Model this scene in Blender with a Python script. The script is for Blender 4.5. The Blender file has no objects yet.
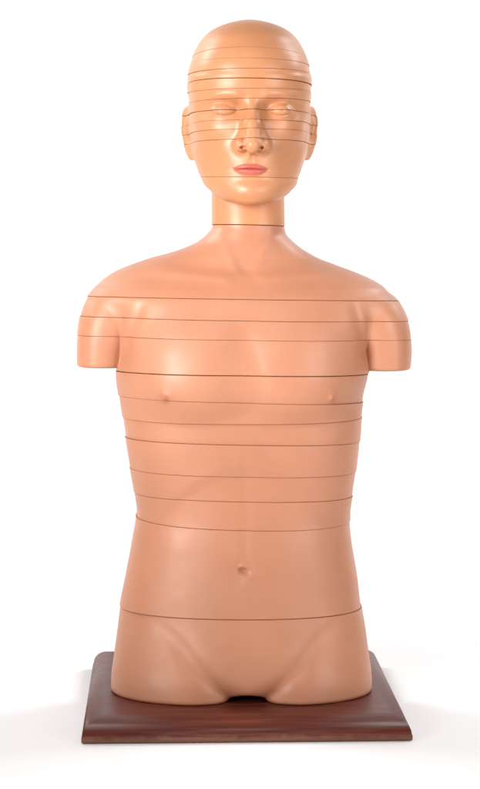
import bpy, bmesh, math, random, time
import numpy as np
from mathutils import Vector, Matrix, noise

random.seed(4)
T0 = time.time()
scene = bpy.context.scene
col = scene.collection

# ------------------------------------------------------------------ camera
# lengths in millimetres while surveying and modelling, metres once linked
D, FPX, PXC, PYC, CZ = 2600.0, 2080.0, 240.0, 394.5, 612.0
TANP = (PYC - 220.0) / FPX
PITCH = math.atan(TANP)


def dep(row):                       # tangent of the depression of a line of sight
    v = (row - PYC) / FPX
    return (TANP + v) / (1 - v * TANP)


def zz(row, y=0.0):                 # height of a point seen at that row, y from the body's axis
    return CZ - dep(row) * (D + y)


def xx(px, row, y=0.0):
    v = (row - PYC) / FPX
    fwd = (D + y) / (math.cos(PITCH) * (1 - v * TANP))      # distance along the axis
    return (px - PXC) / FPX * fwd * (math.cos(PITCH) ** 2 * (1 - v * TANP) + (math.sin(PITCH) * math.cos(PITCH)) * dep(row) * (1 - v * TANP)) if False else \
        (px - PXC) / FPX * ((D + y) * math.cos(PITCH) + (CZ - zz(row, y)) * math.sin(PITCH))


cam_d = bpy.data.cameras.new("camera")
cam = bpy.data.objects.new("camera", cam_d)
col.objects.link(cam)
cam.location = (0, -D / 1000, CZ / 1000)
cam.rotation_euler = (math.radians(90) - PITCH, 0, 0)
cam_d.sensor_fit = 'HORIZONTAL'
cam_d.sensor_width = 36.0
cam_d.lens = 36.0 * FPX / 480.0
cam_d.clip_end = 100
scene.camera = cam

# ------------------------------------------------------------------ maths helpers


def pchip(xs, ys):
    xs = np.asarray(xs, float); ys = np.asarray(ys, float)
    o = np.argsort(xs); xs = xs[o]; ys = ys[o]
    h = np.diff(xs); d = np.diff(ys) / h
    m = np.zeros_like(xs)
    for i in range(1, len(xs) - 1):
        if d[i - 1] * d[i] > 0:
            w1 = 2 * h[i] + h[i - 1]; w2 = h[i] + 2 * h[i - 1]
            m[i] = (w1 + w2) / (w1 / d[i - 1] + w2 / d[i])
    m[0] = d[0]; m[-1] = d[-1]
    q = np.linspace(xs[0], xs[-1], 4000)
    k = np.clip(np.searchsorted(xs, q) - 1, 0, len(h) - 1)
    t = (q - xs[k]) / h[k]
    v = ((1 + 2 * t) * (1 - t) ** 2 * ys[k] + t * (1 - t) ** 2 * h[k] * m[k]
         + t * t * (3 - 2 * t) * ys[k + 1] + t * t * (t - 1) * h[k] * m[k + 1])
    return lambda x: np.interp(x, q, v)


def smin(a, b, k):
    h = np.clip(0.5 + 0.5 * (b - a) / k, 0, 1)
    return b + (a - b) * h - k * h * (1 - h)


def smax(a, b, k):
    return -smin(-a, -b, k)


def sstep(a, b, x):
    t = np.clip((x - a) / (b - a), 0, 1)
    return t * t * (3 - 2 * t)


class Loft:
    """stack of superellipse sections: rows of (row, left px, right px, yc, front, back, n)"""

    def __init__(self, rows):
        z, xc, w2, yc, f2, b2, n = [], [], [], [], [], [], []
        for (r, l, rr, y, f, b, e) in rows:
            z.append(zz(r, y)); x0 = xx(l, r, y); x1 = xx(rr, r, y)
            xc.append((x0 + x1) / 2); w2.append(((x1 - x0) / 2) ** 2)
            yc.append(y); f2.append(f * f); b2.append(b * b); n.append(e)
        self.xc, self.w2, self.yc = pchip(z, xc), pchip(z, w2), pchip(z, yc)
        self.f2, self.b2, self.n = pchip(z, f2), pchip(z, b2), pchip(z, n)
        self.z0, self.z1 = min(z), max(z)

    def __call__(self, X, Y, Z):
        n = self.n(Z)
        dx = X - self.xc(Z); dy = Y - self.yc(Z)
        w = np.sqrt(self.w2(Z))
        d = np.sqrt(np.where(dy < 0, self.f2(Z), self.b2(Z)))
        rho = ((np.abs(dx) / w) ** n + (np.abs(dy) / d) ** n + 1e-9) ** (1 / n)
        F = np.sqrt(dx * dx + dy * dy + 1e-6) * (1 - 1 / rho)
        return np.maximum(F, np.maximum(self.z0 - Z, Z - self.z1))


def ell(X, Y, Z, c, r):
    a = (X - c[0]) / r[0]; b = (Y - c[1]) / r[1]; d = (Z - c[2]) / r[2]
    k = np.sqrt(a * a + b * b + d * d + 1e-9)
    g = np.sqrt((a / r[0]) ** 2 + (b / r[1]) ** 2 + (d / r[2]) ** 2 + 1e-12)
    return k * (k - 1) / g


def cap(X, Y, Z, a, b, ra, rb):
    a = np.array(a, float); b = np.array(b, float); ab = b - a
    t = np.clip(((X - a[0]) * ab[0] + (Y - a[1]) * ab[1] + (Z - a[2]) * ab[2]) / ab.dot(ab), 0, 1)
    return np.sqrt((X - a[0] - t * ab[0]) ** 2 + (Y - a[1] - t * ab[1]) ** 2 + (Z - a[2] - t * ab[2]) ** 2) - (ra + (rb - ra) * t)


def gs(a, s):
    return np.exp(-(a / s) ** 2)


# ------------------------------------------------------------------ torso shape
BASE_TOP = 28.0
torso_loft = Loft([
    (212, 213.5, 283.5, 12, 48, 48, 2.1),
    (226, 212.5, 284.3, 12, 49, 49, 2.1),
    (234, 206.8, 286.4, 12, 50.5, 52, 2.08),
    (242, 197, 293.8, 12, 52.5, 55.5, 2.05),
    (249, 181, 302.5, 11.7, 54.8, 58.5, 2.03),
    (253, 168.5, 309, 11.4, 56.4, 60.2, 2.02),
    (256, 157, 314.5, 11, 57.7, 61.5, 2.01),
    (259.5, 145.3, 321.5, 10.5, 59.5, 63, 2.0),
    (263, 135, 331, 10, 61.6, 64.8, 2.0),
    (266.3, 126.5, 339.5, 9.4, 63.8, 66.5, 2.0),
    (269.5, 118.7, 348.5, 8.6, 66.2, 68.3, 2.0),
    (273, 112.5, 357.5, 7.4, 69.1, 70.3, 2.0),
    (278, 104.7, 369, 6, 73.6, 73.5, 2.0),
    (283, 98.8, 378.3, 4, 78.4, 77, 2.01),
    (289, 94.5, 385.8, 1.6, 84, 81, 2.03),
    (296, 96, 389, -.5, 89.5, 85.5, 2.07),
    (306, 103, 384.5, -2, 95, 90, 2.15),
    (318, 111.5, 379.5, -4, 98, 93, 2.3),
    (333, 117, 372.5, -6, 100, 95, 2.45),
    (352, 118, 368, -7, 101, 96, 2.55),
    (372, 116.5, 368.5, -8, 101, 96, 2.55),
    (395, 119, 363.5, -8, 100, 95, 2.5),
    (415, 122, 361, -8, 99, 94, 2.5),
    (436, 125, 359.5, -8, 98, 91, 2.5),
    (466, 130, 356.5, -8, 96, 86, 2.45),
    (490, 134, 353, -8, 94, 80, 2.4),
    (513, 136.5, 350, -8, 93, 77, 2.35),
    (540, 132.5, 352, -9, 95, 80, 2.35),
    (570, 127, 357, -10, 98, 88, 2.35),
    (603, 120.5, 361, -13, 101, 96, 2.4),
    (627, 117.5, 365, -17, 104, 100, 2.45),
    (650, 114.5, 368, -22, 107, 100, 2.5),
    (675, 111.5, 371, -28, 109, 98, 2.5),
    (700, 111, 371, -30, 110, 95, 2.5),
    (740, 111, 371, -30, 110, 95, 2.5)])
arm_a = Loft([
    (281, 118, 132, 3, 6, 6, 2.0),
    (284, 108, 142, 3, 20, 21, 2.0),
    (288, 99, 150, 2, 34, 35, 2.0),
    (292, 91.8, 155, 2, 43, 44, 2.08),
    (296, 87.3, 158, 1, 48, 50, 2.15),
    (306, 83, 152, 1, 50, 52, 2.2),
    (318, 79.7, 145, 1, 52, 54, 2.3),
    (335, 77.5, 138, 1, 52, 54, 2.35),
    (352, 76.8, 133, 1, 51, 53, 2.35),
    (380, 77.5, 130, 1, 50, 52, 2.35)])
arm_b = Loft([
    (286, 344, 360, 3, 6, 6, 2.0),
    (289, 338, 374, 3, 20, 21, 2.0),
    (293, 333, 386, 2, 34, 35, 2.0),
    (297, 331, 394.5, 2, 43, 44, 2.08),
    (301, 330, 398.8, 1, 49, 51, 2.15),
    (310, 336, 403.8, 1, 51, 53, 2.2),
    (322, 343, 408.5, 1, 52, 54, 2.3),
    (339, 350, 411, 1, 52, 54, 2.35),
    (356, 355, 411.3, 1, 51, 53, 2.35),
    (384, 358, 409, 1, 50, 52, 2.35)])
ARM_BOT_A, ARM_BOT_B = zz(368.5, -45), zz(371.5, -45)
groin = pchip([zz(r, -120) for r in (600, 620, 640, 651, 665, 674, 680, 690, 697, 703, 712)],
              [q * 1.19 for q in (120, 98, 76, 67, 57, 49.5, 42.5, 31, 20, 8, 1)])
CX = xx(247, 690, -120)
NIP = [(xx(165.5, 398, -95), zz(397.3, -95)), (xx(333, 399, -95), zz(398.3, -95))]
NAVX, NAVZ = xx(243.5, 571, -105), zz(571, -105)


def torso_field(X, Y, Z):
    F = torso_loft(X, Y, Z)
    front = sstep(10, -50, Y)
    mid = xx(245.5, 380)
    # pectorals: soft shelves that end above the ribs
    for s in (-1, 1):
        dx = (X - mid - s * 64) / 88
        dz = Z - zz(388, -95)
        dz = np.where(dz > 0, dz / 105, dz / 50)
        q = np.clip(1 - dx * dx - dz * dz, 0, 1)
        F = F - front * 15.0 * q * q * (3 - 2 * q) ** 0.5
    F = F + front * 0.5 * gs(X - mid, 22) * sstep(zz(430, -95), zz(400, -95), Z) * sstep(zz(285, -80), zz(330, -90), Z)
    # collar bones, notch and neck cords
    for s in (-1, 1):
        ax = (X - mid) * s
        zc = zz(279, -60) + 0.12 * np.clip(ax - 20, 0, 200)
        F = F - front * 3.4 * gs(Z - zc, 7.5) * sstep(8, 26, ax) * sstep(135, 85, ax)
        F = F + front * 2.0 * gs(Z - zc - 17, 10) * sstep(30, 55, ax) * sstep(125, 90, ax)
        xs = 10 + (Z - zz(276, -50)) * 0.42
        F = F - front * 1.4 * gs(ax - xs, 7) * sstep(zz(280), zz(262), Z)
    F = F + front * 3.0 * gs(X - mid, 10) * gs(Z - zz(272, -55), 9)
    # ribs' edge and belly wall
    zr = zz(470, -100) - 0.0052 * (X - mid) ** 2
    F = F + front * 2.8 * sstep(8, -12, Z - zr) * sstep(zz(545, -100), zz(490, -100), Z)
    F = F + front * 0.8 * gs(X - mid, 7) * sstep(zz(575), zz(540), Z) * sstep(zz(430), zz(470), Z)
    F = F - front * 2.5 * gs(X - mid, 62) * gs(Z - zz(590, -110), 52)
    # deltoids and arm stumps
    kz = 3.0 + 12 * sstep(zz(345, -45), zz(290, -45), Z)
    A = smax(arm_a(X, Y, Z), ARM_BOT_A - Z, 4.5)
    B = smax(arm_b(X, Y, Z), ARM_BOT_B - Z, 4.5)
    F = smin(F, A, kz)
    F = smin(F, B, kz)
    # front fold between chest and deltoid
    for s, e in ((-1, 0), (1, 0)):
        ex = xx(143, 300, -60) if s < 0 else xx(352, 300, -60)
        dxl = (X - ex) * s - (zz(300, -60) - Z) * 0.33 * (1 if s < 0 else 0.75)
        F = F + sstep(0, -40, Y) * 2.4 * gs(dxl, 7) * sstep(zz(292, -60), zz(318, -60), Z) * sstep(zz(372, -60), zz(350, -60), Z)
    # nipples and navel
    for (nx, nz) in NIP:
        r2 = ((X - nx) ** 2 + (Z - nz) ** 2)
        F = F - front * (4.0 * np.exp(-r2 / 13.0) + 1.6 * np.exp(-r2 / 85.0))
    r2 = (0.75 * (X - NAVX) + 0.25 * (Z - NAVZ)) ** 2 + ((Z - NAVZ) * 0.95) ** 2
    F = F + front * (5.5 * np.exp(-r2 / 14.0) + 2.2 * np.exp(-r2 / 130.0))
    F = F - front * 2.6 * np.exp(-((X - NAVX) / 5.5) ** 2 - ((Z - NAVZ - 6.0 + 0.05 * (X - NAVX) ** 2) / 2.8) ** 2)
    F = F - front * 2.0 * np.exp(-((X - NAVX - 6) / 9) ** 2 - ((Z - NAVZ + 12) / 8) ** 2)
    # groin: the belly rolls under between two thighs
    ax = np.abs(X - CX)
    s = groin(Z) - ax
    fr = sstep(-20, -80, Y)
    fade = sstep(zz(616, -120), zz(662, -120), Z)
    fade = sstep(zz(614, -120), zz(660, -120), Z)
    under = np.clip(62 - (Z - zz(701, -120)), 0, 75)
    mound = -2.5 + under ** 2 / 230 + 9.5 * np.clip(1 - (s + 6) / 44, 0, 2.2) ** 2
    thigh = 0.5 * (np.sqrt((s + 9) ** 2 + 90) + s + 9) * 0.52 - 0.8
    mound = mound + 45 * np.clip((zz(698, -120) - Z) / 14, 0, 1) ** 1.5
    thigh = thigh + 36 * np.clip(1 - ax / 85, 0, 1) ** 2.0 * sstep(zz(662, -120), zz(702, -120), Z)
    F = F + fr * fade * smin(mound, thigh, 9)
    rx, rz = 24.0, 9.5
    g = np.sqrt(((X - CX) / rx) ** 2 + ((Z - BASE_TOP) / rz) ** 2 + 1e-6)
    F = smax(F, -smax((g - 1) * 16.0, Y + 45, 4), 9.0)
    F = smax(F, BASE_TOP - Z, 5.0)
    return F


# ------------------------------------------------------------------ head shape
HC = 249.5


def hd(r, hw, yc, f, b, n):
    return (r, HC - hw, HC + hw, yc, f, b, n)


cranium = Loft([
    hd(19.9, 0.5, 4, .6, .6, 2), hd(22, 15.5, 4, 25, 26, 2), hd(26, 28.6, 4, 46, 48, 2), hd(32, 40.0, 3, 61, 65, 2),
    hd(40, 48.1, 2, 73, 78, 2.0), hd(46, 52.0, 1.5, 78.5, 83, 2.0), hd(52, 55, 1, 83, 88, 2.05), hd(60, 58.1, 0, 87, 94, 2.1),
    hd(70, 60.4, 0, 90.5, 98, 2.15), hd(76, 61.5, 0, 91.5, 99, 2.15),
hd(80, 62.2, 0, 92, 99, 2.2), hd(90, 62, 0, 92.5, 99, 2.2),
    hd(100, 61.2, 0, 91, 97, 2.2), hd(110, 60.6, 0, 89, 93, 2.2), hd(120, 60.2, 0, 88, 87, 2.2),
    hd(130, 59.5, 0, 87, 79, 2.15), hd(140, 58.5, 0, 86.5, 70, 2.1), hd(150, 56.8, 0, 86, 62, 2.05),
    hd(160, 54.3, 0, 85, 57, 2.0), hd(172, 50, 0, 83, 54, 2.0), hd(185, 40, 0, 80, 50, 2.0)])
jaw = Loft([
    hd(138, 56, -5, 81, 40, 2.05), hd(150, 55.2, -5, 81, 38, 2.05), hd(160, 54, -6, 80, 35, 2.05),
    hd(170, 51.8, -8, 78, 30, 2.05), hd(177, 49, -12, 75, 27, 2.05), (184, 203.8, 296.6, -20, 68, 24, 2.05),
    (190, 209.5, 292, -30, 59, 22, 2.05), (195, 215, 287, -38, 51, 21, 2.1), (199.5, 222, 279.5, -45, 42, 19, 2.15),
    (203, 232, 269, -52, 32, 16, 2.1), hd(205.2, 4, -58, 18, 8, 2.0), hd(206, .6, -60, 2, 2, 2)])
neck = Loft([
    (130, 214, 283, 26, 50, 44, 2.1), (180, 212, 284, 22, 50, 48, 2.1), (205, 211.4, 284.4, 17, 50, 49, 2.1),
    (226, 211.4, 284.6, 12, 49.5, 49.5, 2.1), (245, 211.4, 284.6, 10, 50, 50, 2.1)])
FX = xx(252.0, 140, -100)
MX = xx(250.4, 168, -95)
EYE_Z = zz(110.0, -80)
LIPZ = zz(168.6, -92)


def lip_edges(X):
    q = np.clip(1 - ((X - MX) / 23.5) ** 2, 0, 1)
    zl = LIPZ - 0.018 * (X - MX) + 0.9 * np.cos((X - MX) / 23.5 * math.pi * 1.0) * 0.6 - 0.4
    hu = 6.4 * q ** 0.8 - 1.3 * gs(X - MX, 3.2) * q
    hl = 7.8 * np.clip(1 - ((X - MX) / 20.5) ** 2, 0, 1) ** 0.8
    return zl, hu, hl


def lip_mask(P):
    X, Y, Z = P[:, 0], P[:, 1], P[:, 2]
    zl, hu, hl = lip_edges(X)
    up = sstep(-0.5, 0.7, hu - (Z - zl)); lo = sstep(-0.5, 0.9, hl - (zl - Z))
    return up * lo * (Y < -55) * (np.abs(X - MX) < 23.5)


def nose_field(X, Y, Z):
    NB = zz(104, -90); NT = zz(144.5, -108)
    nose = cap(X, Y, Z, (FX, -84, NB), (FX + .5, -96, zz(124, -100)), 7.4, 7.9)
    nose = smin(nose, cap(X, Y, Z, (FX + .5, -96, zz(124, -100)), (FX + 1.0, -105.8, NT), 7.7, 8.9), 5)
    for s in (-1, 1):
        nose = smin(nose, ell(X, Y, Z, (FX + s * 12.6, -95.0, zz(145.3, -100)), (7.3, 10.5, 7.4)), 6)
        nose = smin(nose, cap(X, Y, Z, (FX + s * 6, -90, zz(124, -95)), (FX + s * 10, -86, zz(143, -95)), 4, 6), 10)
    nose = smin(nose, cap(X, Y, Z, (FX, -92, zz(152, -95)), (FX, -105, zz(149, -105)), 4.0, 5.0), 4)
    return nose


def ear_field(X, Y, Z, s):
    cx = xx(HC, 134, 12) + s * 75.0; cz = zz(133.5, 12)
    sh = (Z - cz) * 0.10
    ca, sa = math.cos(math.radians(28)), math.sin(math.radians(28))
    u = (X - cx) * s - sh; v = Y - 12 - (Z - cz) * 0.12
    U = u * ca - v * sa; V = u * sa + v * ca
    W = Z - cz
    E = ell(U, V, W, (0, 0, 0), (5.4, 18.5, 33.5))
    tap = V
    E = smax(E, -ell(U, V, W, (6.2, 1.0, 5.0), (5.2, 11.5, 22)), 2.5)
    E = smin(E, ell(U, V, W, (3.4, -2.0, 8.0), (2.6, 6.0, 12.0)), 3.0)
    E = smax(E, -ell(U, V, W, (5.4, -6.0, -6.0), (5.5, 6.0, 8.0)), 2.0)
    E = smin(E, ell(U, V, W, (2.0, -15.5, -7.0), (3.5, 4.0, 6.5)), 3.0)
    return E


def head_field(X, Y, Z):
    C = cranium(X, Y, Z)
    C = smax(C, zz(168, 0) - Z, 26)
    J = smax(jaw(X, Y, Z), Z - zz(146, 0), 20)
    F = smin(C, J, 10)
    N = smax(neck(X, Y, Z), Z - zz(140), 10)
    F = smin(F, N, 7)
    xm = X - FX
    ax = np.abs(xm)
    front = sstep(-30, -55, Y)
    # brow, sockets, temples, cheeks
    zb = zz(94.5, -88) - 0.0022 * (ax - 26) ** 2
    F = F - front * 3.2 * gs(Z - zb, 6.5) * sstep(6, 20, ax) * sstep(62, 44, ax)
    F = F + front * 11.5 * gs(ax - 30, 17) * gs(Z - EYE_Z - 1.0, 10.5)
    F = F + front * 5.0 * gs(ax - 17, 6.5) * gs(Z - EYE_Z - 1, 8)
    F = F - front * 4.2 * gs(ax - 50, 19) * gs(Z - zz(129, -70), 15)
    F = F + front * 2.0 * gs(ax - 47, 16) * gs(Z - zz(158, -70), 18)
    # closed eyelids
    lids = smin(ell(X, Y, Z, (FX - 34.0, -66.5, EYE_Z - 0.5), (15.5, 17.6, 11.8)),
                ell(X, Y, Z, (FX + 34.0, -66.5, EYE_Z - 0.5), (15.5, 17.6, 11.8)), 1)
    F = smin(F, lids, 7.5)
    zl = EYE_Z - 6.6 + 0.020 * (ax - 34) ** 2
    F = F + front * 1.3 * gs(Z - zl, 1.1) * sstep(17, 11, np.abs(ax - 34))
    zf = EYE_Z + 8.5 - 0.017 * (ax - 33) ** 2
    F = F + front * 0.4 * gs(Z - zf, 2.4) * sstep(17, 12, np.abs(ax - 34))
    # muzzle, chin
    F = F - front * 4.0 * gs(xm, 27) * gs(Z - zz(166, -88), 17)
    F = F - front * 4.5 * gs(xm, 21) * gs(Z - zz(190, -86), 12)
    F = F + front * 1.8 * gs(xm, 20) * gs(Z - zz(179.5, -88), 4.8)
    F = smin(F, nose_field(X, Y, Z), 9.0)
    for s in (-1, 1):
        F = smax(F, -ell(X, Y, Z, (FX + s * 11.4, -104.8, zz(147.6, -104)), (3.3, 6.0, 1.9)), 2.4)
        # wing crease and smile fold
        t = np.clip((zz(140, -90) - Z) / 30, 0, 1.2)
        F = F + front * 1.3 * gs(ax * 1.0 - (19.0 + 8 * t), 3.2) * sstep(zz(137, -90), zz(143, -90), Z) * sstep(zz(166, -90), zz(152, -90), Z) * 0.0
    F = F + front * 1.0 * gs(xm, 2.6) * sstep(zz(153.5, -90), zz(156, -90), Z) * sstep(zz(165.5, -90), zz(162.5, -90), Z)
    # lips
    xm = X - MX
    ax = np.abs(xm)
    zl, hu, hl = lip_edges(X)
    inx = sstep(24, 15, ax)
    tu = np.clip((Z - zl) / np.maximum(hu, .6), 0, 1.6)
    tl = np.clip((zl - Z) / np.maximum(hl, .6), 0, 1.6)
    q = np.clip(1 - (xm / 25) ** 2, 0, 1)
    up = np.where(Z >= zl, sstep(1.25, 0.1, tu), 0)
    lo = np.where(Z < zl, np.clip(1 - ((tl - 0.38) / 0.8) ** 2, 0, 1), 0)
    F = F - front * inx * q * (2.3 * up + 3.3 * lo * sstep(0, .25, tl))
    F = F + front * 1.8 * gs(Z - zl, 0.9) * sstep(24, 17, ax)
    for s in (-1, 1):
        F = smin(F, ear_field(X, Y, Z, s), 5.0)
    return F


# ------------------------------------------------------------------ surfacing
def surface(field, lo, hi, h):
    lo = np.array(lo, float); S = 4
    n = (np.ceil((np.array(hi) - lo) / (h * S)).astype(int)) * S
    cn = n // S + 1
    cx = [lo[a] + np.arange(cn[a]) * h * S for a in range(3)]
    XC, YC, ZC = np.meshgrid(*cx, indexing='ij')
    FC = field(XC, YC, ZC)
    near = np.abs(FC) < 0.1
    sg = FC < 0
    # coarse cells that hold, or touch a cell that holds, a change of sign or a small value
    cell = np.zeros(tuple(cn - 1), bool)
    mn = np.full(cell.shape, 1e9)
    al = np.ones(cell.shape, bool); an = np.zeros(cell.shape, bool)
    for i in (0, 1):
        for j in (0, 1):
            for k in (0, 1):
                sl = (slice(i, cn[0] - 1 + i), slice(j, cn[1] - 1 + j), slice(k, cn[2] - 1 + k))
                al &= sg[sl]; an |= sg[sl]; mn = np.minimum(mn, np.abs(FC[sl]))
    cell = (an & ~al) | (mn < h * S * 0.9)
    d = cell.copy()
    for a in range(3):
        e = d.copy()
        sl1 = [slice(None)] * 3; sl2 = [slice(None)] * 3
        sl1[a] = slice(1, None); sl2[a] = slice(None, -1)
        e[tuple(sl1)] |= d[tuple(sl2)]; e[tuple(sl2)] |= d[tuple(sl1)]
        d = e
    rep = d
    for a in range(3):
        rep = np.repeat(rep, S, axis=a)
    base = np.where(sg[:-1, :-1, :-1], -1.0, 1.0)
    for a in range(3):
        base = np.repeat(base, S, axis=a)
    F = base
    idx = np.nonzero(rep)
    P = [lo[a] + idx[a] * h for a in range(3)]
    vals = np.empty(len(idx[0]))
    for c in range(0, len(vals), 400000):
        e = slice(c, c + 400000)
        vals[e] = field(P[0][e], P[1][e], P[2][e])
    F[idx] = vals
    ins = F < 0
    N = np.array(F.shape)
    allin = np.ones(tuple(N - 1), bool); anyin = np.zeros(tuple(N - 1), bool)
    corners = [(i, j, k) for i in (0, 1) for j in (0, 1) for k in (0, 1)]
    for (i, j, k) in corners:
        s = ins[i:N[0] - 1 + i, j:N[1] - 1 + j, k:N[2] - 1 + k]
        allin &= s; anyin |= s
    act = anyin & ~allin
    ci = np.argwhere(act)
    vid = -np.ones(act.shape, np.int64); vid[act] = np.arange(len(ci))
    acc = np.zeros((len(ci), 3)); cnt = np.zeros(len(ci))
    cv = {c: F[ci[:, 0] + c[0], ci[:, 1] + c[1], ci[:, 2] + c[2]] for c in corners}
    for c in corners:
        for a in range(3):
            if c[a] == 0:
                c2 = list(c); c2[a] = 1; c2 = tuple(c2)
                f0, f1 = cv[c], cv[c2]
                m = (f0 < 0) != (f1 < 0)
                t = np.where(m, f0 / np.where(m, f0 - f1, 1), 0)
                p = np.zeros((len(ci), 3)) + np.array(c, float)
                p[:, a] += t
                acc += p * m[:, None]; cnt += m
    V = lo + (ci + acc / cnt[:, None]) * h
    quads = []
    for a in range(3):
        b, c = (a + 1) % 3, (a + 2) % 3
        s0 = [slice(None)] * 3; s1 = [slice(None)] * 3
        s0[a] = slice(0, -1); s1[a] = slice(1, None)
        for ax_ in (b, c):
            s0[ax_] = slice(1, -1); s1[ax_] = slice(1, -1)
        i0 = ins[tuple(s0)]; i1 = ins[tuple(s1)]
        e = np.argwhere(i0 != i1)
        flip = i0[i0 != i1]
        off = np.zeros(3, int); off[b] = 1; off[c] = 1
        e = e + off
        q = []
        for (db, dc) in ((-1, -1), (0, -1), (0, 0), (-1, 0)):
            g = e.copy(); g[:, b] += db; g[:, c] += dc
            q.append(vid[g[:, 0], g[:, 1], g[:, 2]])
        q = np.stack(q, 1)
        q[~flip] = q[~flip][:, ::-1]
        quads.append(q)
    Q = np.concatenate(quads)
    Q = Q[(Q >= 0).all(1)]

    def grad(P, e=0.35):
        g = np.empty_like(P)
        for a in range(3):
            A = P.copy(); B = P.copy(); A[:, a] += e; B[:, a] -= e
            g[:, a] = (field(*A.T) - field(*B.T)) / (2 * e)
        return g
    for it in range(3):
        g = grad(V); f = field(*V.T)
        st = -(f / np.maximum((g * g).sum(1), 0.04))[:, None] * g
        ln = np.linalg.norm(st, axis=1)
        st *= np.minimum(1, 0.5 * h / np.maximum(ln, 1e-9))[:, None]
        V = V + st
    g = grad(V, 0.5)
    Nn = g / np.maximum(np.linalg.norm(g, axis=1), 1e-9)[:, None]
    return V, Q, Nn


# ------------------------------------------------------------------ materials
def mat(name):
    m = bpy.data.materials.new(name); m.use_nodes = True
    nt = m.node_tree
    return m, nt, nt.nodes["Principled BSDF"]


def node(nt, typ, **kw):
    n = nt.nodes.new(typ)
    for k, v in kw.items():
        setattr(n, k, v)
    return n


def skin_material(name, colour, tintc, rough):
    m, nt, p = mat(name)
    L = nt.links.new
    tc = node(nt, 'ShaderNodeTexCoord')
    big = node(nt, 'ShaderNodeTexNoise'); big.inputs['Scale'].default_value = 9; big.inputs['Detail'].default_value = 4
    L(tc.outputs['Object'], big.inputs['Vector'])
    r1 = node(nt, 'ShaderNodeMapRange'); r1.inputs[1].default_value = .3; r1.inputs[2].default_value = .7
    r1.inputs[3].default_value = .925; r1.inputs[4].default_value = 1.06
    L(big.outputs['Fac'], r1.inputs[0])
    # fine sideways streaks left by the saw and the polishing wheel
    mp = node(nt, 'ShaderNodeMapping'); mp.inputs['Scale'].default_value = (14, 14, 900)
    L(tc.outputs['Object'], mp.inputs['Vector'])
    st = node(nt, 'ShaderNodeTexNoise'); st.inputs['Scale'].default_value = 1; st.inputs['Detail'].default_value = 3
    L(mp.outputs['Vector'], st.inputs['Vector'])
    r2 = node(nt, 'ShaderNodeMapRange'); r2.inputs[1].default_value = .3; r2.inputs[2].default_value = .7
    r2.inputs[3].default_value = .985; r2.inputs[4].default_value = 1.012
    L(st.outputs['Fac'], r2.inputs[0])
    mu = node(nt, 'ShaderNodeMath', operation='MULTIPLY'); L(r1.outputs[0], mu.inputs[0]); L(r2.outputs[0], mu.inputs[1])
    at = node(nt, 'ShaderNodeAttribute', attribute_name='tint')
    mx = node(nt, 'ShaderNodeMix', data_type='RGBA')
    L(at.outputs['Fac'], mx.inputs[0]); mx.inputs[6].default_value = (*colour, 1); mx.inputs[7].default_value = (*tintc, 1)
    sc = node(nt, 'ShaderNodeVectorMath', operation='SCALE'); L(mx.outputs[2], sc.inputs[0]); L(mu.outputs[0], sc.inputs['Scale'])
    L(sc.outputs[0], p.inputs['Base Color'])
    p.inputs['Roughness'].default_value = rough
    p.inputs['IOR'].default_value = 1.54
    rr = node(nt, 'ShaderNodeMapRange'); rr.inputs[1].default_value = .3; rr.inputs[2].default_value = .7
    rr.inputs[3].default_value = rough - .05; rr.inputs[4].default_value = rough + .07
    n3 = node(nt, 'ShaderNodeTexNoise'); n3.inputs['Scale'].default_value = 30; n3.inputs['Detail'].default_value = 5
    L(tc.outputs['Object'], n3.inputs['Vector']); L(n3.outputs['Fac'], rr.inputs[0]); L(rr.outputs[0], p.inputs['Roughness'])
    b1 = node(nt, 'ShaderNodeTexNoise'); b1.inputs['Scale'].default_value = 700; b1.inputs['Detail'].default_value = 2
    L(tc.outputs['Object'], b1.inputs['Vector'])
    b2 = node(nt, 'ShaderNodeTexNoise'); b2.inputs['Scale'].default_value = 60; b2.inputs['Detail'].default_value = 3
    L(tc.outputs['Object'], b2.inputs['Vector'])
    ad = node(nt, 'ShaderNodeMath', operation='MULTIPLY_ADD'); ad.inputs[1].default_value = 2.2
    L(b2.outputs['Fac'], ad.inputs[0]); L(b1.outputs['Fac'], ad.inputs[2])
    bp = node(nt, 'ShaderNodeBump'); bp.inputs['Strength'].default_value = .12; bp.inputs['Distance'].default_value = .0006
    L(ad.outputs[0], bp.inputs['Height']); L(bp.outputs['Normal'], p.inputs['Normal'])
    p.inputs['Subsurface Weight'].default_value = .12
    p.inputs['Subsurface Radius'].default_value = (1.0, .45, .3)
    p.inputs['Subsurface Scale'].default_value = .006
    return m


M_BODY = skin_material("flesh_plastic", (.535, .228, .126), (.46, .145, .075), .45)
M_HEAD = skin_material("face_plastic", (.565, .242, .112), (.53, .12, .085), .41)
m, nt, p = mat("cut_face_resin")
nz = node(nt, 'ShaderNodeTexNoise'); nz.inputs['Scale'].default_value = 60
cr = node(nt, 'ShaderNodeValToRGB')
cr.color_ramp.elements[0].color = (.36, .135, .06, 1); cr.color_ramp.elements[1].color = (.48, .19, .09, 1)
nt.links.new(nz.outputs['Fac'], cr.inputs[0]); nt.links.new(cr.outputs[0], p.inputs['Base Color'])
p.inputs['Roughness'].default_value = .7
M_CUT = m


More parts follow.
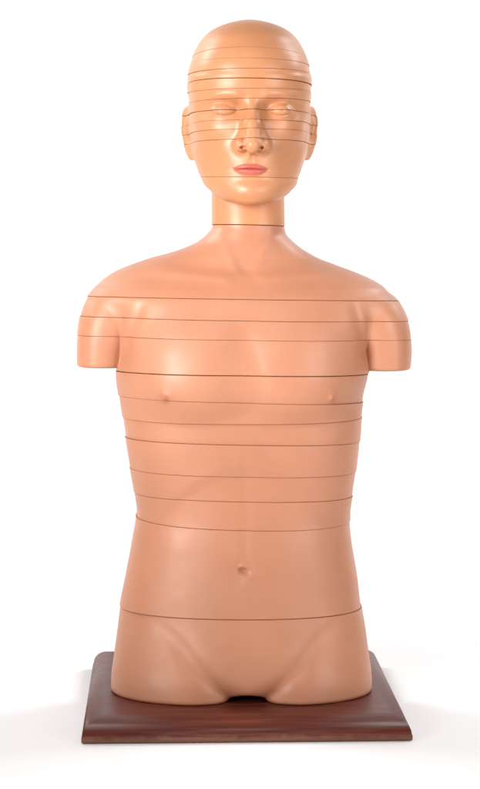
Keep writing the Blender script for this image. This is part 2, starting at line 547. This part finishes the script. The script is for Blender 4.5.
def wood():
    m, nt, p = mat("mahogany")
    L = nt.links.new
    tc = node(nt, 'ShaderNodeTexCoord')
    mp = node(nt, 'ShaderNodeMapping'); mp.inputs['Scale'].default_value = (3.2, 46, 46)
    L(tc.outputs['Object'], mp.inputs['Vector'])
    n1 = node(nt, 'ShaderNodeTexNoise'); n1.inputs['Scale'].default_value = 1.6; n1.inputs['Detail'].default_value = 7; n1.inputs['Distortion'].default_value = .5
    L(mp.outputs['Vector'], n1.inputs['Vector'])
    mp2 = node(nt, 'ShaderNodeMapping'); mp2.inputs['Scale'].default_value = (16, 420, 420)
    L(tc.outputs['Object'], mp2.inputs['Vector'])
    n2 = node(nt, 'ShaderNodeTexNoise'); n2.inputs['Scale'].default_value = 1.2; n2.inputs['Detail'].default_value = 3
    L(mp2.outputs['Vector'], n2.inputs['Vector'])
    cr = node(nt, 'ShaderNodeValToRGB')
    e = cr.color_ramp.elements
    e[0].position = .25; e[0].color = (.082, .0155, .0090, 1)
    e[1].position = .72; e[1].color = (.165, .036, .019, 1)
    k = e.new(.52); k.color = (.118, .023, .0125, 1)
    L(n1.outputs['Fac'], cr.inputs[0])
    r = node(nt, 'ShaderNodeMapRange'); r.inputs[1].default_value = .35; r.inputs[2].default_value = .65
    r.inputs[3].default_value = .72; r.inputs[4].default_value = 1.15
    L(n2.outputs['Fac'], r.inputs[0])
    sc = node(nt, 'ShaderNodeVectorMath', operation='SCALE'); L(cr.outputs[0], sc.inputs[0]); L(r.outputs[0], sc.inputs['Scale'])
    # paler brown along the bottom edge, its limit broken up by noise
    sx = node(nt, 'ShaderNodeSeparateXYZ'); L(tc.outputs['Object'], sx.inputs[0])
    n4 = node(nt, 'ShaderNodeTexNoise'); n4.inputs['Scale'].default_value = 55; n4.inputs['Detail'].default_value = 4
    L(tc.outputs['Object'], n4.inputs['Vector'])
    ma = node(nt, 'ShaderNodeMath', operation='MULTIPLY_ADD'); ma.inputs[1].default_value = .009; L(n4.outputs['Fac'], ma.inputs[0]); L(sx.outputs['Z'], ma.inputs[2])
    wr = node(nt, 'ShaderNodeMapRange'); wr.inputs[1].default_value = .0125; wr.inputs[2].default_value = .0075
    wr.inputs[3].default_value = 0; wr.inputs[4].default_value = .8
    L(ma.outputs[0], wr.inputs[0])
    mx = node(nt, 'ShaderNodeMix', data_type='RGBA'); L(wr.outputs[0], mx.inputs[0]); L(sc.outputs[0], mx.inputs[6])
    mx.inputs[7].default_value = (.27, .125, .08, 1)
    L(mx.outputs[2], p.inputs['Base Color'])
    rr = node(nt, 'ShaderNodeMapRange'); rr.inputs[1].default_value = .3; rr.inputs[2].default_value = .7
    rr.inputs[3].default_value = .42; rr.inputs[4].default_value = .54
    L(n1.outputs['Fac'], rr.inputs[0]); L(rr.outputs[0], p.inputs['Roughness'])
    bp = node(nt, 'ShaderNodeBump'); bp.inputs['Strength'].default_value = .15; bp.inputs['Distance'].default_value = .0004
    L(n2.outputs['Fac'], bp.inputs['Height']); L(bp.outputs['Normal'], p.inputs['Normal'])
    p.inputs['Specular IOR Level'].default_value = .22; p.inputs['Coat Weight'].default_value = .08; p.inputs['Coat Roughness'].default_value = .25
    return m


def backdrop_material():
    m, nt, p = mat("white_paper")
    nz = node(nt, 'ShaderNodeTexNoise'); nz.inputs['Scale'].default_value = 3
    cr = node(nt, 'ShaderNodeValToRGB')
    cr.color_ramp.elements[0].color = (.875, .875, .878, 1); cr.color_ramp.elements[1].color = (.90, .90, .902, 1)
    nt.links.new(nz.outputs['Fac'], cr.inputs[0]); nt.links.new(cr.outputs[0], p.inputs['Base Color'])
    p.inputs['Roughness'].default_value = .9
    p.inputs['Specular IOR Level'].default_value = .1
    return m


# ------------------------------------------------------------------ things and parts
def empty(name, loc, parent=None):
    o = bpy.data.objects.new(name, None); col.objects.link(o)
    o.empty_display_size = .05
    if parent:
        o.parent = parent
        loc = Vector(loc) - world_of(parent)
    o.location = loc
    return o


def world_of(o):
    w = Vector((0, 0, 0))
    while o:
        w += o.location; o = o.parent
    return w


root = empty("sectional_mannequin", (xx(245, 690) / 1000, -.03, BASE_TOP / 1000))
root["label"] = "bald flesh coloured mannequin torso sawn into slices, eyes closed, standing on the wooden board"
root["category"] = "mannequin"
HEAD_AT = (xx(248, 225) / 1000, .012, zz(225) / 1000)
head_part = empty("head", HEAD_AT, root)
torso_part = empty("torso", tuple(world_of(root)), root)


def plane(l, m_, r, ys=0.0, yf=-95.0, yr=None):
    """level of a saw cut from three of its points: both flanks and the front"""
    P = [Vector((xx(px, rw, y), y, zz(rw, y))) for (px, rw), y in ((l, ys), (m_, yf), (r, ys if yr is None else yr))]
    n = (P[1] - P[0]).cross(P[2] - P[0]).normalized()
    if n.z < 0:
        n = -n
    return P[0], n


H_CUTS = [  # left, middle, right (px,row), gap mm
    ((204, 51.2), (249, 47), (299, 53.8), -49, -80, -43, .25),
    ((199, 61), (249, 58), (307, 64.5), -48, -87, -27, .35),
    ((188.5, 76), (249, 68), (310, 75.5), 0, -92, .55),
    ((188.5, 85), (249, 77.8), (311.5, 86.5), 0, -93, .95),
    ((189, 94), (249, 88.3), (311, 93), 0, -94, .5),
    ((189.5, 104.5), (249, 98), (310.5, 103), 0, -92, .5),
    ((189.5, 115), (249, 109), (310, 115), 0, -93, .8),
    ((184, 125.5), (249, 119), (313, 125), 5, -98, .45),
    ((183, 134.5), (249, 128.3), (313, 134), 5, -100, .5),
    ((186, 144), (249, 138), (312, 144), 5, -105, .6),
    ((202, 177.2), (249, 177), (297, 178.6), -15, -88, .5)]
NECK_CUT = ((211.5, 225), (248, 224.8), (284.5, 226.6), 12, -38, 1.0)
T_CUTS = [
    ((87, 296), (245, 299.6), (398, 300.6), 0, -92, .8),
    ((80, 315.5), (245, 321), (408, 320.6), 0, -98, .65),
    ((77, 334.5), (245, 340.2), (411, 339.2), 0, -102, .6),
    ((116.5, 370), (245, 375.6), (368.5, 373), -8, -108, 1.1),
    ((119, 394.5), (245, 403), (363, 401), -8, -108, .45),
    ((122, 415), (245, 424.5), (361, 415.5), -8, -106, .7),
    ((125, 435.5), (245, 445.5), (360, 440), -8, -105, .5),
    ((130, 466), (245, 477.5), (357, 470), -8, -104, .6),
    ((134, 490.5), (245, 502.5), (353, 494.5), -8, -102, .65),
    ((136.5, 513.5), (245, 530.8), (350, 518.5), -8, -101, .5),
    ((120.5, 603.5), (245, 619.5), (361, 604.5), -13, -114, 1.0)]


def mk_bm(V, Q, N, tint):
    bm = bmesh.new()
    me = bpy.data.meshes.new("tmp")
    me.vertices.add(len(V)); me.vertices.foreach_set("co", V.ravel())
    me.loops.add(Q.size); me.loops.foreach_set("vertex_index", Q.ravel().astype(np.int32))
    me.polygons.add(len(Q)); me.polygons.foreach_set("loop_start", np.arange(0, Q.size, 4, dtype=np.int32))
    me.update(calc_edges=True); me.validate()
    a = me.attributes.new("nrm", 'FLOAT_VECTOR', 'POINT'); a.data.foreach_set("vector", N.ravel())
    a = me.attributes.new("tint", 'FLOAT', 'POINT'); a.data.foreach_set("value", tint)
    bm.from_mesh(me); bpy.data.meshes.remove(me)
    return bm


CH = 0.45


def rim(bm, n, up, ch):
    """chamfer the sawn edge on one side and close the section with a flat cut face"""
    lay = bm.verts.layers.float_vector["nrm"]
    edges = [e for e in bm.edges if len(e.link_faces) == 1]
    if not edges:
        return
    r = bmesh.ops.extrude_edge_only(bm, edges=edges)
    nv = [g for g in r["geom"] if isinstance(g, bmesh.types.BMVert)]
    nf = [g for g in r["geom"] if isinstance(g, bmesh.types.BMFace)]
    for v in nv:
        s = v[lay]; s = s - n * s.dot(n)
        if s.length > 1e-6:
            s.normalize()
        j = ch * (1 + .45 * noise.noise(v.co * .11) + .55 * max(0, noise.noise(v.co * .45) - .25) * 2)
        v.co += -s * j + n * (ch if up else -ch)
    for f in nf:
        f.material_index = 1
        f.smooth = False
    ne = [e for e in bm.edges if len(e.link_faces) == 1]
    r = bmesh.ops.holes_fill(bm, edges=ne, sides=0)
    for f in r["faces"]:
        f.material_index = 1
        f.smooth = False


def slice_up(bm, cuts):
    """cuts from the top down -> list of bmeshes from the top down"""
    out = []
    rest = bm
    for i, (p, n, gap) in enumerate(cuts):
        gap = gap * gap * .5 + .04
        ch = .17 + gap * .55
        top = rest.copy()
        o = gap / 2 + ch
        bmesh.ops.bisect_plane(top, geom=top.verts[:] + top.edges[:] + top.faces[:], plane_co=p + n * o, plane_no=n, clear_inner=True, dist=1e-5)
        rim(top, n, False, ch)
        out.append(top)
        bmesh.ops.bisect_plane(rest, geom=rest.verts[:] + rest.edges[:] + rest.faces[:], plane_co=p - n * o, plane_no=n, clear_outer=True, dist=1e-5)
        rim(rest, n, True, ch)
    out.append(rest)
    return out


def finish(bm, name, mats, parent, shift=(0, 0, 0)):
    bmesh.ops.recalc_face_normals(bm, faces=bm.faces[:]) if False else None
    me = bpy.data.meshes.new(name)
    bm.to_mesh(me); bm.free()
    for mm in mats:
        me.materials.append(mm)
    nv = len(me.vertices)
    co = np.empty(nv * 3, np.float32); me.vertices.foreach_get("co", co)
    o = bpy.data.objects.new(name, me); col.objects.link(o)
    o.parent = parent
    piv = np.array(world_of(parent)) * 1000
    co = (co.reshape(-1, 3) + np.array(shift) - piv) / 1000
    me.vertices.foreach_set("co", co.astype(np.float32).ravel())
    me.update()
    nr = np.empty(nv * 3, np.float32); me.attributes["nrm"].data.foreach_get("vector", nr); nr = nr.reshape(-1, 3)
    nr /= np.maximum(np.linalg.norm(nr, axis=1), 1e-6)[:, None]
    nl = len(me.loops)
    vi = np.empty(nl, np.int32); me.loops.foreach_get("vertex_index", vi)
    npoly = len(me.polygons)
    sm = np.empty(npoly, bool); me.polygons.foreach_get("use_smooth", sm)
    lt = np.empty(npoly, np.int32); me.polygons.foreach_get("loop_total", lt)
    pn = np.empty(npoly * 3, np.float32); me.polygons.foreach_get("normal", pn); pn = pn.reshape(-1, 3)
    ls = np.repeat(sm, lt); lp = np.repeat(pn, lt, axis=0)
    ln = np.where(ls[:, None], nr[vi], lp)
    me.polygons.foreach_set("use_smooth", np.ones(npoly, bool))
    me.normals_split_custom_set(ln.tolist())
    me.attributes.remove(me.attributes["nrm"])
    return o


def take(bm, test):
    """lift the outer faces whose centres pass the test out into their own bmesh"""
    fs = [f for f in bm.faces if f.smooth]
    if not fs:
        return None
    P = np.array([f.calc_center_median()[:] for f in fs])
    ok = test(P)
    if not ok.any():
        return None
    ins = [f for f, k in zip(fs, ok) if k]
    bm.faces.index_update()
    keep = set(f.index for f in ins)
    b2 = bm.copy(); b2.faces.ensure_lookup_table()
    bmesh.ops.delete(b2, geom=[f for f in b2.faces if f.index not in keep], context='FACES')
    bmesh.ops.delete(bm, geom=ins, context='FACES')
    return b2


def join(bms):
    out = bms[0]
    for b in bms[1:]:
        me = bpy.data.meshes.new("tmp"); b.to_mesh(me); b.free()
        out.from_mesh(me); bpy.data.meshes.remove(me)
    return out


# torso
HT = 2.0
V, Q, N = surface(torso_field, (-225, -165, 15), (235, 130, zz(214)), HT)
rr = np.zeros(len(V))
for (nx, nz) in NIP:
    r2 = (V[:, 0] - nx) ** 2 + (V[:, 2] - nz) ** 2
    rr = np.maximum(rr, (.6 * np.exp(-r2 / 22.0) + .3 * np.exp(-r2 / 110.0)) * (V[:, 1] < 0))
bm = mk_bm(V, Q, N, rr.astype(np.float32))
for f in bm.faces:
    f.smooth = True
cuts = [plane(*NECK_CUT[:5]) + (NECK_CUT[5],)] + [plane(*c[:5]) + (c[5],) for c in T_CUTS]
sl = slice_up(bm, cuts)
sl.pop(0).free()
NAMES = ["shoulder_section", "shoulder_section", "chest_section", "chest_section", "chest_section", "chest_section", "rib_section",
         "rib_section", "waist_section", "waist_section", "abdomen_section", "pelvis_section"]
SH = [(0, 0), (.4, .3), (-.2, -.3), (.1, .2), (-.4, .5), (.3, -.4), (.9, 1.5), (.2, -.2), (-.3, .5), (.3, 0), (-.5, -.7), (.2, .3)]
def share_out(sl, names, shifts, tests, mats, parent):
    """each slice becomes one part; features that run across the cuts are gathered into parts of their own"""
    got = {}
    for i, (b, nme) in enumerate(zip(sl, names)):
        s = Vector((shifts[i][0] * 1.6, shifts[i][1] * 1.5, 0))
        for key, (which, test) in tests.items():
            if i in which:
                piece = take(b, test)
                if piece is not None:
                    bmesh.ops.translate(piece, verts=piece.verts[:], vec=s)
                    got.setdefault(key, []).append(piece)
        bmesh.ops.translate(b, verts=b.verts[:], vec=s)
        finish(b, nme, mats, parent)
    for key, l in got.items():
        finish(join(l), key[0], mats, parent)


tests = {}
for k, side in enumerate((-1, 1)):
    ex = xx(124, 350) if side < 0 else xx(366, 355)
    tests[("arm_stump", k)] = ((3,), lambda P, side=side, ex=ex: (P[:, 0] - ex) * side > 0)
for k, (nx, nz) in enumerate(NIP):
    tests[("nipple", k)] = ((4, 5), lambda P, nx=nx, nz=nz: (P[:, 1] < 0) & ((P[:, 0] - nx) ** 2 + (P[:, 2] - nz) ** 2 < 49))
tests[("navel", 0)] = ((10,), lambda P: (P[:, 1] < 0) & ((P[:, 0] - NAVX) ** 2 + (P[:, 2] - NAVZ) ** 2 < 81))
share_out(sl, NAMES, SH, tests, [M_BODY, M_CUT], torso_part)
print("torso", time.time() - T0)

# head
HH = 1.15
V, Q, N = surface(head_field, (-95, -135, zz(240)), (115, 115, zz(17)), HH)
bm = mk_bm(V, Q, N, lip_mask(V).astype(np.float32))
for f in bm.faces:
    f.smooth = True
cuts = [plane(*c[:-1]) + (c[-1],) for c in H_CUTS] + [plane(*NECK_CUT[:5]) + (NECK_CUT[5],)]
sl = slice_up(bm, cuts)
sl.pop().free()
NAMES = ["crown_section", "forehead_section", "forehead_section", "forehead_section", "forehead_section", "brow_section", "brow_section",
         "eye_section", "cheek_section", "cheek_section", "mouth_section", "neck_section"]
SH = [(0, 0), (.2, .3), (-.3, -.2), (.2, .2), (-.4, .5), (.1, -.3), (-.2, .2), (.3, -.2), (-.2, .2), (.3, -.3), (0, .4), (.1, -.1)]


def in_lips(P):
    zl, hu, hl = lip_edges(P[:, 0])
    t = P[:, 2] - zl
    return (P[:, 1] < -55) & (np.abs(P[:, 0] - MX) < 24.5) & (t > -hl - 1.2) & (t < hu + 1.2)


tests = {("lips", 0): ((10,), in_lips)}
for k, side in enumerate((-1, 1)):
    tests[("ear", k)] = (range(5, 11), lambda P, side=side: ear_field(*P.T, side) < .6)
    tests[("eyelid", k)] = (range(5, 9), lambda P, side=side: (P[:, 1] < -40) & (((P[:, 0] - FX - side * 34) / 17.0) ** 2 + ((P[:, 2] - EYE_Z + .5) / 9.5) ** 2 < 1))
tests[("nose", 0)] = (range(5, 11), lambda P: (P[:, 1] < -60) & (nose_field(*P.T) < .6))
share_out(sl, NAMES, SH, tests, [M_HEAD, M_CUT], head_part)
print("head", time.time() - T0)

# ------------------------------------------------------------------ wooden base
def base_board():
    W, Dp = 390.0, 412.0
    prof = [(1.2, 0), (0, 1.0), (0, 6.4), (.4, 7.0), (.8, 7.2)]
    for k in range(0, 11):
        a = k / 10 * math.pi / 2
        prof.append((1.0 + 24.5 * (1 - math.cos(a)), 7.4 + 20.6 * math.sin(a)))
    bm = bmesh.new()
    rings = []
    for (ins, z) in prof:
        x, y = W / 2 - ins, Dp / 2 - ins
        rings.append([bm.verts.new((sx * x / 1000, sy * y / 1000, z / 1000)) for sx, sy in ((-1, -1), (1, -1), (1, 1), (-1, 1))])
    for a, b in zip(rings, rings[1:]):
        for i in range(4):
            f = bm.faces.new((a[i], a[(i + 1) % 4], b[(i + 1) % 4], b[i])); f.smooth = True
    bm.faces.new(rings[-1]); bm.faces.new(rings[0][::-1])
    for e in bm.edges:
        if len(e.link_faces) == 2:
            a = e.calc_face_angle(0)
            if a > math.radians(28):
                e.smooth = False
    # mitred corners: the four mould runs meet on sharp lines
    me = bpy.data.meshes.new("wooden_base"); bm.to_mesh(me); bm.free()
    me.materials.append(wood())
    o = bpy.data.objects.new("wooden_base", me); col.objects.link(o)
    o.location = (xx(245.7, 741, -190) / 1000 - .0055, .0095, 0)
    o.rotation_euler = (0, 0, math.radians(2.1))
    o["label"] = "dark red-brown varnished wooden board with rounded moulded edges under the torso"
    o["category"] = "display base"
    return o


base_board()

# ------------------------------------------------------------------ white paper sweep
def sweep():
    bm = bmesh.new()
    pts = [(-4.0, -.001)] + [(1.8, -.001)]
    R = 1.2
    for k in range(1, 25):
        a = k / 24 * math.pi / 2
        pts.append((1.8 + R * math.sin(a), -.001 + R * (1 - math.cos(a))))
    pts.append((3.0, 4.2))
    prev = None
    for (y, z) in pts:
        cur = [bm.verts.new((x, y, z)) for x in (-3.6, 3.6)]
        if prev:
            f = bm.faces.new((prev[0], prev[1], cur[1], cur[0])); f.smooth = True
        prev = cur
    me = bpy.data.meshes.new("backdrop"); bm.to_mesh(me); bm.free()
    me.materials.append(backdrop_material())
    o = bpy.data.objects.new("backdrop", me); col.objects.link(o)
    o["kind"] = "structure"
    o["label"] = "seamless white studio backdrop curving from floor to wall"
    o["category"] = "backdrop"


sweep()

# ------------------------------------------------------------------ studio lamps
def softbox(name, loc, aim, size, power, colour=(1, 1, 1), spread=180):
    l = bpy.data.lights.new(name, 'AREA'); l.shape = 'RECTANGLE'
    l.spread = math.radians(spread); l.size, l.size_y = size; l.energy = power; l.color = colour
    o = bpy.data.objects.new(name, l); col.objects.link(o)
    o.location = loc
    o.rotation_euler = (Vector(aim) - Vector(loc)).to_track_quat('-Z', 'Y').to_euler()
    return o


softbox("softbox_key", (-1.15, -1.4, .88), (0, 0, .70), (.8, .8), 4.7, (1, .975, .95), 44)
softbox("softbox_fill", (1.45, -1.45, .86), (0, 0, .66), (.6, .8), 2.1, (1, .975, .95), 50)
softbox("added_floor_light", (0, -1.4, 2.2), (0, -.75, 0), (2.4, .6), 6.6, (1, 1, 1), 60)  # unseen overhead light, added to whiten the floor in front of the board
softbox("added_backdrop_light", (-2.4, 1.3, 2.5), (-.3, 2.9, .9), (.6, 1.6), 92)  # unseen pair, added only to bring the sweep up to white
softbox("added_backdrop_light", (2.4, 1.3, 2.5), (.3, 2.9, .9), (.6, 1.6), 92)

w = bpy.data.worlds.new("World"); scene.world = w; w.use_nodes = True
w.node_tree.nodes["Background"].inputs[0].default_value = (1, 1, 1, 1)
w.node_tree.nodes["Background"].inputs[1].default_value = .09

vs = scene.view_settings
vs.view_transform = 'Standard'; vs.look = 'None'; vs.exposure = 0; vs.gamma = 1
scene.cycles.max_bounces = 6
print("built", time.time() - T0)
